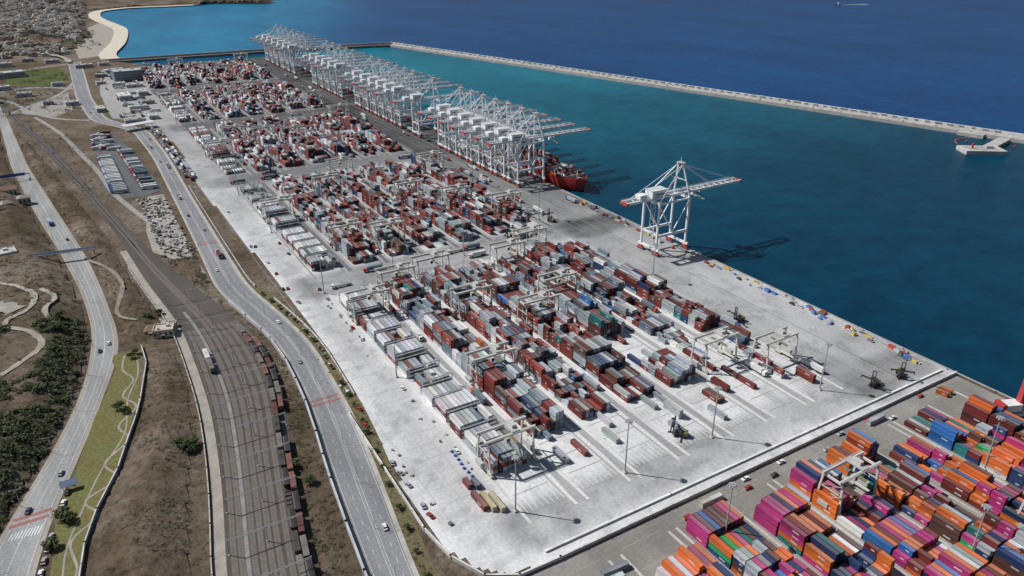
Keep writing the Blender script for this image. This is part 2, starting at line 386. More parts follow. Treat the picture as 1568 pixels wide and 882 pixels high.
path('park_footpath',[(8,455),(6,430),(-2,405),(-7,372),(-20,345),(-30,318),(-38,290),(-40,250)],.8,.085,(.32,.29,.25))
path('dirt_track',[(-68,610),(-52,590),(-42,565),(-44,540),(-58,520),(-44,500),(-40,480),(-60,455)],3.5,.1,(.34,.31,.26),hf=hA)
path('dirt_track',[(-38,575),(-30,555),(-36,530),(-32,510)],3,.1,(.34,.31,.26),hf=hA)
path('dirt_track',[(-70,560),(-60,550),(-52,540)],12,.1,(.33,.31,.27),hf=hA)
path('dirt_track',[(-8,640),(6,600),(12,560),(4,520),(14,495)],2.6,.1,(.27,.23,.19),hf=hB)
path('dirt_track',[(14,512),(24,500),(30,488),(34,472),(34,452)],4,.06,(.40,.36,.3))
path('service_road',[(-30,1240),(-5,1120),(10,1000),(22,900),(30,800),(48,700),(60,640),(66,560)],5,.055,(.30,.29,.27),M_road)
path('service_road',[(-80,1480),(-40,1500),(5,1480),(38,1440)],12,.055,(.26,.26,.26),M_road)
path('service_road',[(-90,1230),(-30,1340),(10,1420),(40,1560),(48,1700)],7,.06,(.30,.3,.29),M_road)
path('service_road',[(-100,1600),(-60,1690),(0,1740),(45,1760)],9,.065,(.30,.3,.29),M_road)
path('service_road',[(34,1180),(0,1210),(-30,1270),(-60,1380),(-90,1420)],6,.065,(.30,.3,.29),M_road)
path('inland_road',[(40,1760),(30,1850),(-20,1960),(-120,2100),(-60,2250),(40,2400)],10,2.5,(.36,.34,.30),M_road,hf=hE)
flat('parking_lot',[(26,1094),(50,1100),(62,1000),(73,800),(55,782),(30,786),(20,840),(30,960)],.045,M_road,(.115,.12,.125))
flat('gravel_lot',[(56,780),(70,780),(68,640),(60,585),(40,625),(42,680)],.045,M_stone,(.34,.32,.28))
flat('bare_soil',[(60,1820),(108,1850),(150,2060),(190,2350),(165,2600),(120,2450),(60,2200)],.05,M_stone,(.34,.31,.26))
flat('gravel_lot',[(-60,1290),(-10,1370),(20,1420),(18,1270),(-5,1230)],.045,M_stone,(.30,.28,.25))
path('sand_beach',[(115,1790),(118,1880),(158,2080),(190,2353),(180,2520),(165,2666),(162,2810),(182,2965),(236,3042),(300,3080),(400,3074),(505,3084)],34,.1,(.60,.55,.45))
flat('customs_yard',[(60,1180),(130,1090),(136,1390),(150,1640),(86,1640),(64,1400)],.06,M_pave,(.33,.325,.31))
flat('lawn',[(-60,1700),(20,1720),(30,1560),(-10,1500),(-70,1560)],.05,M_grass,(.075,.11,.035))
flat('lawn',[(52,1340),(58,1340),(62,1180),(57,1180)],.09,M_grass,(.08,.13,.03))

# ------------------------------------------------------------------ breakwater
def polywall(b,pts,wd,z0,z1,col,off=0,top=1.0):
    for (x1,y1),(x2,y2) in zip(pts[:-1],pts[1:]):
        dx,dy=x2-x1,y2-y1; Ln=math.hypot(dx,dy); nx,ny=-dy/Ln,dx/Ln; cx,cy=(x1+x2)/2+nx*off,(y1+y2)/2+ny*off
        b.box((cx,cy,z0),(Ln,wd,z1-z0),col,math.atan2(dy,dx),1.0,top)
b=MB(); ba=math.atan2(-1212,322)
polywall(b,[(690,1690),(1012,478)],13,-6,1.6,(.40,.38,.35))
polywall(b,[(690,1690),(1012,478)],4,1.602,6,(.58,.57,.54),off=5)
for i in range(90):
    t=i/90; x=690+322*t-1.5; y=1690-1212*t; b.box((x,y,1.602),(.5,9,.05),(.22,.21,.19),ba); 
    if i%3==0: b.box((x-1,y,1.7),(1.5,2.5,random.uniform(.5,1.6)),(.3,.29,.27),ba)
    b.box((x+4.8,y+1.2,6.003),(random.uniform(4,11),3.4,random.uniform(.1,.7)),(.5,.49,.46),ba)
polywall(b,[(1012,478),(1050,340)],13,-6,1.6,(.44,.42,.39)); polywall(b,[(1012,478),(1050,340)],4,1.602,6,(.62,.61,.58),off=5)
b.box((972,470,-6),(62,13,7.4),(.42,.41,.38),rad(12)); b.box((925,462,-6),(46,26,7.9),(.48,.47,.44),rad(-35)); b.box((925,462,1.92),(36,18,.2),(.36,.35,.33),rad(-35)); b.cyl((915,468,1.9),1.2,6,(.5,.06,.05),10); b.box((932,458,2.13),(8,5,2.5),(.4,.4,.38),rad(-35))
b.box((998,515,-6),(22,30,7.5),(.46,.45,.42),rad(15)); b.box((1035,415,-6),(24,34,7.5),(.46,.45,.42),rad(15))
b.obj('breakwater',M_stone)
b=MB()
polywall(b,[(108,1742),(433,1731),(640,1700),(690,1690)],14,-6,1.8,(.22,.20,.18)); polywall(b,[(108,1742),(433,1731),(640,1700),(690,1690)],3,1.802,5.5,(.34,.32,.29),off=4.5)
b.obj('breakwater_root',M_stone)
b=MB()
for i in range(2600):
    t=random.random(); x=690+330*t; y=1690-1212*t; o=random.uniform(6,15); x+=o*.965; y+=o*.26; z=-3.4+ (15-o)*.42*random.random()
    s_=random.uniform(1.6,3.2); g=random.uniform(.14,.3); b.box((x,y,z),(s_,s_,s_*.8),(g,g*.97,g*.92),random.uniform(0,3),random.uniform(.5,.8))
b.obj('breakwater_rock_armour',M_stone)
b=MB()
for (x,y) in ((960,500),(985,455),(1005,440)):
    b.cyl((x,y,-3),1.3,1.2,(.5,.06,.05),10); b.cyl((x,y,-1.8),.3,2.2,(.5,.06,.05),6)
for i in range(60): b.cyl((940+i*1.6,500+i*.4+8*math.sin(i*.12),-3.05),.7,.5,(.55,.10,.07),6)
b.obj('floating_boom_and_buoys',M_paint)
b=MB()
b.hexa([(-3,-12,-3.2),(3,-12,-3.2),(3,9,-3.2),(0,15,-3.2)],[(-3.6,-12,0),(3.6,-12,0),(3.6,9,0.3),(0,18,1.2)],(.75,.75,.75)); b.box((0,-3,.1),(4.6,9,3),(.78,.78,.78),0,.85,.8); b.box((0,-1,3.102),(3,4,1.6),(.7,.7,.7)); b.beam((0,-1,4.7),(0,-1,9),.3,.3,(.6,.6,.6))
b.quad([(-2,-13,-2.94),(2,-13,-2.94),(12,-120,-2.94),(-12,-120,-2.94)],(.35,.42,.48)); b.obj('motor_boat',M_paint,(2540,1902,0),rad(70))

# ------------------------------------------------------------------ containers
CW,CH=2.44,2.6
PAL={'maroon':(.155,.026,.022),'brick':(.25,.055,.042),'lgrey':(.40,.43,.455),'white':(.70,.70,.69),'bgrey':(.15,.20,.245),'navy':(.018,.042,.12),'brown':(.11,.05,.038),'blue':(.025,.13,.38),'orange':(.66,.15,.03),'teal':(.02,.16,.16),'magenta':(.42,.035,.17),'green':(.02,.30,.10),'dgrey':(.10,.10,.10),'cream':(.5,.44,.3)}
APM=dict(maroon=.24,brick=.12,lgrey=.29,white=.08,bgrey=.12,navy=.05,brown=.07,blue=.010,orange=.004,teal=.01,dgrey=.02)
FARP=dict(maroon=.28,brick=.13,lgrey=.24,white=.08,bgrey=.09,navy=.05,brown=.12,dgrey=.03)
WHT=dict(white=.42,lgrey=.4,bgrey=.08,maroon=.05,brick=.05)
NBR=dict(orange=.29,magenta=.14,navy=.13,blue=.07,maroon=.15,brown=.05,teal=.035,white=.06,lgrey=.06,green=.012)
def pick(d): 
    k=list(d); return random.choices(k,[d[x] for x in k])[0]
BF=np.array([(0,1,5,4),(1,2,6,5),(2,3,7,6),(3,0,4,7),(4,5,6,7)])
def containers(name,items,detail=True):
    n=len(items)
    if n==0: return
    a=CW/2
    base=np.array([(-a,-.5,0),(a,-.5,0),(a,.5,0),(-a,.5,0),(-a,-.5,1),(a,-.5,1),(a,.5,1),(-a,.5,1)])
    pos=np.array([(i[0],i[1],i[2]) for i in items]); ln=np.array([i[3] for i in items]); rt=np.array([i[4] for i in items]); col=np.array([PAL[i[5]] for i in items])
    col=col*(1+rng.normal(0,.18,(n,1)))*(1+rng.normal(0,.05,(n,3))); col=np.clip(col,.008,.85)
    V=np.repeat(base[None],n,0).copy(); V[:,:,1]*=ln[:,None]; V[:,:,2]*=CH-.04
    grey=np.array((.40,.39,.37)); fade=rng.uniform(.03,.34 if detail else .2,(n,1))
    top=col*(1-fade)*.92+grey*fade
    ends=col*.92
    if not detail:
        F_=[tuple(x) for x in BF]; Cs=[ends,col,ends,col,top]; VV=V
    else:
        VL=[V]; F_=[];Cs=[]; k=8
        def panel(quadidx,shrink,inward,c,frame):
            nonlocal k
            q=V[:,quadidx,:]; cen=q.mean(1,keepdims=True); d=q-cen
            e=np.abs(d); nq=cen+np.sign(d)*np.maximum(e-shrink,0)+np.array(inward)[None,None,:]
            VL.append(nq); idx=[k,k+1,k+2,k+3]; k+=4
            for j in range(4): F_.append((quadidx[j],quadidx[(j+1)%4],idx[(j+1)%4],idx[j])); Cs.append(frame)
            F_.append(tuple(idx)); Cs.append(c)
        fr_=col*.6
        panel([0,1,5,4],.16,(0,.07,0),ends,fr_); panel([2,3,7,6],.16,(0,-.07,0),ends,fr_)
        panel([1,2,6,5],.16,(-.07,0,0),col,fr_); panel([3,0,4,7],.16,(.07,0,0),col,fr_)
        panel([4,5,6,7],.16,(0,0,-.05),top,fr_)
        has=rng.random(n)<.55; isw=np.array([i[5] in('white','lgrey','cream') for i in items])
        lc=np.where(isw[:,None],np.array((.05,.14,.25))*.6+col*.4,np.array((.8,.8,.8))*.6+col*.4); lc=np.where(has[:,None],lc,col)
        for sgn in (-1,1):
            x=sgn*(a-.055); y0=-.5*ln*.55; y1=-.02*ln
            P=np.zeros((n,4,3)); P[:,:,0]=x; P[:,0,1]=y0;P[:,1,1]=y1;P[:,2,1]=y1;P[:,3,1]=y0; P[:,0,2]=P[:,1,2]=1.05; P[:,2,2]=P[:,3,2]=1.75
            VL.append(P); F_.append((k,k+1,k+2,k+3) if sgn>0 else (k+3,k+2,k+1,k)); Cs.append(lc); k+=4
        for u in (-.55,.55):
            P=np.zeros((n,4,3)); P[:,:,1]=(-.5*ln+.05)[:,None]; P[:,0,0]=P[:,3,0]=u-.05; P[:,1,0]=P[:,2,0]=u+.05; P[:,0,2]=P[:,1,2]=.2; P[:,2,2]=P[:,3,2]=2.35
            VL.append(P); F_.append((k,k+1,k+2,k+3)); Cs.append(col*.5+.2); k+=4
        VV=np.concatenate(VL,1)
    c,s=np.cos(rt)[:,None],np.sin(rt)[:,None]; X=VV[:,:,0]*c-VV[:,:,1]*s; Y=VV[:,:,0]*s+VV[:,:,1]*c
    W=np.stack([X,Y,VV[:,:,2]],-1)+pos[:,None,:]
    nvp=W.shape[1]; FF=np.array(F_)[None]+ (np.arange(n)*nvp)[:,None,None]; CC=np.stack(Cs,1)
    return link(name,raw_mesh(name,W.reshape(-1,3),FF.reshape(-1,4),CC.reshape(-1,3),M_cont))
def stack_items(s0,q0,q1,hfun,pal,rows=7,bay=12.9,z0=.06,rp=2.74):
    it=[]; q=q0+bay/2
    while q<q1-bay/2+1:
        two=random.random()<.3; bpal=pick(pal)
        for r in range(rows):
            x=s0+CW/2+r*rp; h=hfun(x,q,r)
            for half in ((-3.12,6.06),(3.12,6.06)) if two else ((0,12.19),):
                hh=h+ (random.choice((-1,0,0)) if two else 0)
                cur=pick(pal)
                for k in range(max(0,int(hh))):
                    if random.random()<.6: cur=bpal if random.random()<.25 else pick(pal)
                    it.append((x+random.uniform(-.07,.07),q+half[0]+random.uniform(-.12,.12),z0+k*CH,half[1],random.gauss(0,.003),cur))
        q+=bay
    return it
PITCH=30.4; S0=138.5
def hnear(x,q,r):
    j=(x-S0)/PITCH
    if q<256: return random.choice((1,1,2)) if random.random()<.17 else 0
    m=4.1
    if q<270: m=2.2
    elif q<290: m=3.3
    if j>3.9: m=3.7
    if j>4.9:
        if q<272: return 1 if random.random()<.22 else 0
        m=1.2 if q<300 else (2.2 if q<335 else 3.5)
    if 3.9<j<4.8 and 286<q<322: return 1 if random.random()<.12 else 0
    if 3.9<j<4.8 and q<=286: m=2.0
    if q>448: m=2.3
    n=float(vnoise(x,q,17,201)); n2=float(vnoise(x,q,5,203,1,3))
    h=m+(n-.5)*3.4+(n2-.5)*2.8
    return max(0,min(5,round(h)))
def hfar(q0,q1,mean,seed):
    def f(x,q,r):
        m=mean
        if q<q0+18: m-=1.6
        if q>q1-16: m-=.8
        n=float(vnoise(x,q,19,seed)); n2=float(vnoise(x,q,5,seed+5,1,3))
        return max(0,min(5,round(m+(n-.5)*3.8+(n2-.5)*2.8)))
    return f
yards=[(222,470,hnear),(518,762,hfar(518,762,3.6,301)),(812,1040,hfar(812,1040,3.4,311)),(1098,1322,hfar(1098,1322,3.3,321)),(1384,1600,hfar(1384,1600,3.3,331))]
lines=MB()
for yi,(q0,q1,hf) in enumerate(yards):
    for j in range(7):
        s0=S0+j*PITCH; it=[]
        if j==0 and yi<4:
            rk=MB(); q=q0+30 if yi==0 else q0+10; g=(.22,.23,.24)
            while q<q1-8:
                hh=random.choice((2,3,3,3)) if yi==0 else random.choice((1,2,3,3))
                bc=pick(WHT)
                for r in range(7):
                    for k in range(hh if random.random()<.9 else random.randint(0,hh)):
                        c=(bc if random.random()<.5 else pick(WHT)) if k==hh-1 else (pick(APM) if random.random()<.6 else pick(WHT))
                        it.append((s0-1+CW/2+r*2.7,q,.06+k*CH,12.19,0,c))
                y=q+7.9
                for x in np.arange(s0-1,s0+19,4.8):
                    rk.beam((x,y-.6,0),(x,y-.6,8.2),.16,.16,g); rk.beam((x,y+.6,0),(x,y+.6,8.2),.16,.16,g)
                for z in (2.6,5.2,7.8):
                    rk.box((s0+8.6,y,z),(19.4,1.2,.1),(.26,.27,.28))
                    rk.beam((s0-1,y+.6,z+1),(s0+18.3,y+.6,z+1),.05,.05,g); rk.beam((s0-1,y-.6,z+1),(s0+18.3,y-.6,z+1),.05,.05,g)
                q+=16.6
            rk.obj('reefer_rack',M_paint)
        else:
            pal=APM if yi==0 else (FARP if not(yi in(1,2) and j==1) else dict(APM,white=.2,lgrey=.35))
            it=stack_items(s0,q0,q1,hf,pal,rows=7 if j<6 else 6)
        if it: containers('container_stack',it,yi<2)
        z=.075
        for x in (s0-2.6,s0+21.4): lines.quad([(x-.8,q0-12,z),(x+.8,q0-12,z),(x+.8,q1+8,z),(x-.8,q1+8,z)],(.62,.61,.58) if yi<1 else (.32,.31,.30))
        lines.quad([(s0+19.3,q0-10,.07),(s0+20.4,q0-10,.07),(s0+20.4,q1+6,.07),(s0+19.3,q1+6,.07)],(.36,.36,.36) if yi<1 else (.18,.18,.18))
        lines.quad([(s0+22.8,q0-10,.07),(s0+26.4,q0-10,.07),(s0+26.4,q1+6,.07),(s0+22.8,q1+6,.07)],(.34,.34,.34) if yi<1 else (.17,.17,.17))
        if yi<2:
            for r in range(8):
                x=s0-.15+r*2.74; lines.quad([(x-.14,q0-6,z),(x+.14,q0-6,z),(x+.14,q1,z),(x-.14,q1,z)],(.70,.70,.68) if yi<1 else (.45,.45,.43))
            q=q0-6
            while q<q1: lines.quad([(s0-.3,q,.085),(s0+19,q,.085),(s0+19,q+.5,.085),(s0-.3,q+.5,.085)],(.36,.35,.34)); q+=12.9
for x in (378,380,408,362,369,390,396):
    wd=.35 if x in(378,380,408) else .2; c=(.14,.13,.12) if x in (380,408) else (.45,.44,.38)
    lines.quad([(x-wd/2,200,.08),(x+wd/2,200,.08),(x+wd/2,1620,.08),(x-wd/2,1620,.08)],c)
for x in (106.5,117,124,131):
    lines.quad([(x-.1,230,.08),(x+.1,230,.08),(x+.1,760,.08),(x-.1,760,.08)],(.42,.41,.39))
for q in range(240,780,11):
    lines.quad([(110,q,.09),(131,q,.09),(131,q+.2,.09),(110,q+.2,.09)],(.46,.45,.43))
lines.obj('pavement_markings',M_road)
containers('container_row',[(123+k*3.2,233-k*2.4,.06,12.19,0.0,c) for k,c in enumerate(('brick','cream','cream'))]+[(124+k*3.2,246-k*2,.06,6.06,0.0,c) for k,c in enumerate(('brick','bgrey'))])

def hnb(x,q,r):
    n=float(vnoise(x,q,15,401)); n2=float(vnoise(x,q,5,403,1,3)); return max(0,min(6,round(3.2+(n-.5)*4.2+(n2-.5)*2.8)))
for j,(s0,qt) in enumerate(((128,128),(160,158),(190,173),(220,163),(250,170),(280,173),(310,160),(340,172),(370,160))):
    it=stack_items(s0,-20+((qt+20)%13.1),qt,hnb,NBR,rows=8 if j<8 else 6,bay=13.1,rp=2.62)
    containers('container_stack',it,True)
    b=MB()
    for x in (s0-2.2,s0+23.5): b.quad([(x-.7,-40,.06),(x+.7,-40,.06),(x+.7,176,.06),(x-.7,176,.06)],(.46,.44,.40))
    for q in range(100,180,13): b.quad([(s0,q,.07),(s0+21,q,.07),(s0+21,q+.2,.07),(s0,q+.2,.07)],(.45,.43,.38))
    b.obj('crane_runway',M_road)
containers('container_row',[(s,q,.06,l,a,c) for s,q,l,a,c in ((384,178,6.06,.2,'orange'),(388,178.4,6.06,.2,'orange'),(150,170,12.19,1.5,'lgrey'),(148,166,6.06,1.5,'white'),(212,180,12.19,1.55,'white'),(330,181,12.19,1.57,'lgrey'))])

# ------------------------------------------------------------------ RTG cranes
def rtg_mesh():
    b=MB(); Wc=(.60,.58,.53); h=17.2
    for x in (0,24.2):
        for y in (-6.2,6.2):
            b.beam((x,y,1.9),(x,y*.78,h),.7,.9,Wc)
            b.box((x,y,0.9),(1.1,4.2,1.0),(.5,.45,.33))
            for d in (-1.4,1.4): b.cyl((x,y+d,.75),.75,.55,(.02,.02,.02),10,'x')
        b.beam((x,-7.5,2.4),(x,7.5,2.4),.8,1.0,Wc)
        b.beam((x,-4.9,h),(x,4.9,h),.8,1.0,Wc); b.beam((x,-5.4,11),(x,5.4,11),.3,.4,Wc)
        b.box((x+(1.6 if x>0 else -1.6),1,2.9),(1.8,5,2.4),(.45,.45,.43))
    for y in (-4.2,4.2): b.beam((-1.6,y,h+1.2),(25.8,y,h+1.2),.8,1.4,Wc)
    for y in (-5.1,5.1): 
        b.beam((-1.6,y,h+2.9),(25.8,y,h+2.9),.07,.07,(.45,.42,.25)); b.box((12.1,y,h+1.9),(27,.5,.06),(.35,.35,.33))
    tx=15; b.box((tx,0,h+1.96),(4.2,9.4,.5),(.4,.4,.38)); b.box((tx+.6,0,h+2.47),(2.4,4.2,1.6),(.5,.49,.46)); b.box((tx-3.6,-2.5,h-3.4),(2,2.2,2.4),(.45,.45,.45)); b.box((tx-3.6,-3.61,h-2.9),(1.7,.04,1.3),(.03,.05,.06))
    for dx in (-1,1):
        for dy in (-3,3): b.beam((tx+dx,dy,h+2),(tx+dx,dy,14),.07,.07,(.1,.1,.1))
    b.box((tx,0,13.6),(1.8,12.2,.35),(.22,.18,.10))
    z=2.9
    for k in range(5): b.beam((-.9,-5.5 if k%2 else -1,z),(-.9,-1 if k%2 else -5.5,z+2.8),.4,.1,(.45,.45,.43)); z+=2.8
    return b.mesh('gantry_crane',M_steel)
RT=rtg_mesh()
def rtg(j,q,s=None): inst('gantry_crane',RT,((S0+j*PITCH-2.6) if s is None else s,q,.05))
for j,q in ((0,252),(0,430),(1,456),(2,400),(2,463),(3,365),(1,320),(4,388),(5,268),(6,250),(4,456),(5,472)): rtg(j,q)
for j,q in ((1,560),(0,650),(2,700),(2,545),(4,640),(5,600),(6,560),(6,720),(3,748)): rtg(j,q)
for yi,(q0,q1,_) in enumerate(yards[2:]):
    for j in random.sample(range(7),5): rtg(j,random.uniform(q0+15,q1-15))
rtg(0,150,252); rtg(0,96,312)

# ------------------------------------------------------------------ ship-to-shore cranes
def sts_mesh(Wc,red,boomlen=61,col2=None):
    b=MB(); c2=col2 or Wc; G=43; A=69; BK=-58
    for x in (0,-30.5):
        for y in (-9,9):
            b.beam((x,y,3.8),(x,y,G),1.6,1.4,Wc)
            b.box((x,y,0),(1.6,7.5,1.3),(.08,.08,.08)); b.box((x,y,1.302),(1.9,6.2,1.2),red); b.box((x,y,2.504),(2.1,3.4,1.3),red)
        b.beam((x,-12,5),(x,12,5),1.4,1.8,Wc)
        b.beam((x,-9,G),(x,9,G),1.4,2.0,Wc)
    b.beam((-30.5,-9,17),(-30.5,9,17),1.0,1.4,Wc)
    for y in (-9,9):
        b.beam((0,y,16),(-30.5,y,16),1.4,2.0,Wc); b.beam((0,y,G-.5),(-30.5,y,G-.5),1.0,1.4,Wc)
        b.beam((0,y,G-2),(-15.2,y,17),.7,.7,Wc); b.beam((-30.5,y,G-2),(-15.2,y,17),.7,.7,Wc)
        b.beam((0,y,G+.5),(-4,y*.28,A),1.1,1.1,Wc); b.beam((-30.5,y,G+.5),(-5,y*.28,A-1),.75,.75,Wc)
        b.beam((0,y*.7,54),(-12,y*.65,61),.4,.4,Wc)
    b.beam((-4,-3.5,A),(-4,3.5,A),1.6,1.4,Wc); b.beam((-1.7,-5.8,56),(-1.7,5.8,56),.8,.8,Wc)
    b.box((-4,0,A+.8),(5,6,.2),(.4,.4,.4)); b.beam((-4,0,A+1),(-4,0,A+5),.25,.25,Wc); b.box((-4,0,A-.7),(2.2,4.4,1.3),red)
    for y in (-3.3,3.3):
        b.beam((BK,y,G+2.6),(2,y,G+2.6),.95,2.0,Wc); b.beam((2,y,G+2.6),(boomlen,y,G+2.6),.85,1.8,c2)
        b.beam((-4,y*.8,A),(boomlen*.52,y,G+3.8),.36,.36,Wc); b.beam((-4,y*.8,A-.4),(boomlen*.92,y,G+3.8),.36,.36,Wc); b.beam((-4,y*.8,A-.4),(-50,y,G+3.8),.3,.3,Wc)
        b.beam((BK,y*1.45,G+4.6),(boomlen,y*1.45,G+4.6),.09,.09,(.55,.55,.52)); b.box(((boomlen+BK)/2,y*1.35,G+3.7),(boomlen-BK,.8,.07),(.45,.45,.45))
    x=4
    while x<boomlen-2: b.beam((x,-3.3,G+2.6),(x,3.3,G+2.6),.5,.8,c2); b.beam((x,-3.3,G+3),(x+6,3.3,G+3),.25,.25,c2); x+=6.5
    x=BK+2
    while x<0: b.beam((x,-3.3,G+2.6),(x,3.3,G+2.6),.5,.8,Wc); x+=7
    b.box((boomlen,0,G+1.6),(1.6,8.5,1.8),red); b.box((BK,0,G+1.5),(2.4,8.5,1.9),red)
    b.box((-27,0,G+3.9),(15,9,5.0),Wc); b.box((-27,0,G+8.902),(15.4,9.4,.3),(.6,.6,.6)); b.box((-27,-4.53,G+5.5),(9,.04,1.2),(.1,.13,.16)); b.box((-19.47,0,G+5.2),(.04,5,1.6),(.1,.13,.16))
    b.box((-42,0,G+3.9),(7,6.5,3.2),Wc)
    b.box((20,0,G+.2),(7,6,1.4),(.4,.4,.4)); b.box((15.6,3.8,G-3.5),(2.6,2.4,2.8),c2); b.box((16.94,3.8,G-3.2),(.04,2.1,1.8),(.03,.05,.06))
    for dx in (-2,2):
        for dy in (-1,1): b.beam((20+dx,dy,G),(20+dx*.6,dy,38),.1,.1,(.1,.1,.1))
    b.box((20,0,37.2),(2.2,12.2,.7),(.3,.3,.28))
    z=5.5
    for k in range(12):
        a,c=(-6,-1.5) if k%2 else (-1.5,-6); b.beam((-31.9,a,z),(-31.9,c,z+3.1),.7,.15,(.6,.6,.58)); z+=3.1
    b.beam((-32.3,-6.3,4),(-32.3,-6.3,G),.2,.2,Wc); b.beam((-32.3,-1.2,4),(-32.3,-1.2,G),.2,.2,Wc)
    return b.mesh('ship_to_shore_crane',M_steel)
ST=sts_mesh((.76,.77,.78),(.42,.07,.05))
for q in (421,630,657,684,711,738,765,792,866,925,953,981,1010,1040,1072,1150,1180,1210,1242,1275,1400,1435,1470,1510,1545,1580):
    inst('ship_to_shore_crane',ST,(410.5,q,.05))
# mobile harbour crane at the neighbouring quay
b=MB(); R_=(.45,.05,.05); Wh=(.72,.71,.7)
b.box((0,0,.9),(7,17,1.6),(.5,.5,.48))
for x in(-3,3):
    for y in range(-7,8,2): b.cyl((x,y,.8),.8,.9,(.02,.02,.02),10,'x')
for x in(-7,7):
    for y in(-7,7): b.box((x,y,.06),(2.4,2.4,.3),(.3,.3,.3)); b.beam((x,y,.5),(x*.4,y,1.9),.5,.6,R_)
b.cyl((0,0,2.5),2.6,1.4,(.3,.3,.3),14); b.box((0,-3,3.9),(6,11,4),Wh); b.box((0,-8,3.9),(6.4,2.5,4.6),R_); b.box((0,3.4,3.9),(3.4,3.4,22),R_,0,.7); b.box((1.6,5.4,15),(2.2,2.2,2.6),Wh); b.beam((0,3.4,26),(0,1,31),.8,.8,R_)
p0=Vector((0,5,15)); dr=Vector((0,math.cos(rad(60)),math.sin(rad(60)))); nseg=16
for k in range(nseg):
    a=p0+dr*(3.2*k); c=p0+dr*(3.2*(k+1)); wd=1.4-.04*k; cc=R_ if (k//2)%2 else Wh; up=Vector((0,-dr.z,dr.y))*wd
    for sx in(-wd,wd):
        for u in (up*0,up*1.6): b.beam(a+Vector((sx,0,0))+u,c+Vector((sx,0,0))+u,.22,.22,cc)
        b.beam(a+Vector((sx,0,0)),c+Vector((sx,0,0))+up*1.6,.14,.14,cc)
    b.beam(a+Vector((-wd,0,0)),c+Vector((wd,0,0)),.14,.14,cc); b.beam(a+up*1.6+Vector((-wd,0,0)),c+up*1.6+Vector((wd,0,0)),.14,.14,cc)
tip=p0+dr*51.2; b.beam((0,1,31),tip,.12,.12,(.1,.1,.1)); b.beam(tip,(tip.x,tip.y,20),.1,.1,(.1,.1,.1)); b.box((tip.x,tip.y,17.5),(1.6,1.6,2.5),R_)
b.obj('mobile_harbour_crane',M_steel,(397,148,.05),rad(-112))

# ------------------------------------------------------------------ container ship
def ship(x0,q0,length,beam,hullc,name):
    b=MB(); n=26; prof=[]
    for i in range(n+1):
        t=i/n; y=t*length
        if t<.16: wd=beam/2*math.sin(math.pi/2*(t/.16))**.75
        elif t>.9: wd=beam/2*(1-.25*((t-.9)/.1)**2)
        else: wd=beam/2
        sheer=7.5+3.2*max(0,1-t/.14); rake=-4*max(0,1-t/.1)
        prof.append((y,wd,sheer,rake))
    secs=[]
    for y,wd,sh,rk in prof:
        secs.append([(-wd*.86,y-rk*.6,-3.2),(-wd*.9,y-rk*.3,-1.2),(-wd,y+rk,sh),(wd,y+rk,sh),(wd*.9,y-rk*.3,-1.2),(wd*.86,y-rk*.6,-3.2)])
    for a,c in zip(secs[:-1],secs[1:]):
        for k in range(5):
            col=(.10,.02,.02) if k in(0,4) else ((.16,.03,.025) if k==2 else hullc)
            b.quad([a[k],a[k+1],c[k+1],c[k]][::-1],col)
    b.quad(secs[-1],hullc); b.quad(secs[0][::-1],hullc)
    for a,c in zip(secs[:5],secs[1:6]):
        for k in (2,3): 
            p,q=a[k],c[k]; b.quad([p,q,(q[0],q[1],q[2]+1.6),(p[0],p[1],p[2]+1.6)],hullc)
    b.box((0,9,9),(3,3,1.2),(.3,.3,.3)); b.beam((0,12,8),(0,12,17),.5,.5,(.75,.72,.6)); b.box((0,15.5,8.4),(beam*.8,1,3.2),(.6,.58,.5))
    for s in(-1,1): b.cyl((s*4,8,9.3),.8,2,(.2,.2,.2),8,'x')
    y=length*.74
    b.box((0,y,7.6),(beam*.96,12,18),(.75,.75,.73)); b.box((0,y-1,25.602),(beam*1.02,6,3),(.78,.78,.76)); b.box((0,y-4.03,26.4),(beam*.95,.06,1.3),(.03,.04,.05))
    for z in range(10,25,3):
        b.box((0,y-6.03,z),(beam*.85,.05,.9),(.05,.07,.09)); b.box((-beam*.48-.03,y,z),(.05,10,.9),(.05,.07,.09))
    b.cyl((0,y+11,8),3,20,(.14,.2,.35),10); b.beam((0,y,28.6),(0,y,37),.5,.5,(.75,.75,.73))
    o=b.obj(name,M_paint,(x0,q0,0))
    it=[]; yy=24
    while yy<length-12:
        if abs(yy-y)>13 and abs(yy-(y+11))>9:
            for r in range(int(beam/2.6)-1):
                hh=random.choice((1,2,2,3)) if yy<60 else random.choice((2,3,4))
                x=-(int(beam/2.6)-2)*1.3+r*2.6
                for k in range(hh): it.append((x,yy,8+k*CH,12.19,0,pick(dict(APM,maroon=.3,lgrey=.2))))
        yy+=13.6
    c=containers('deck_containers',it,True); c.parent=o
ship(432,580,165,28,(.34,.03,.025),'container_ship')

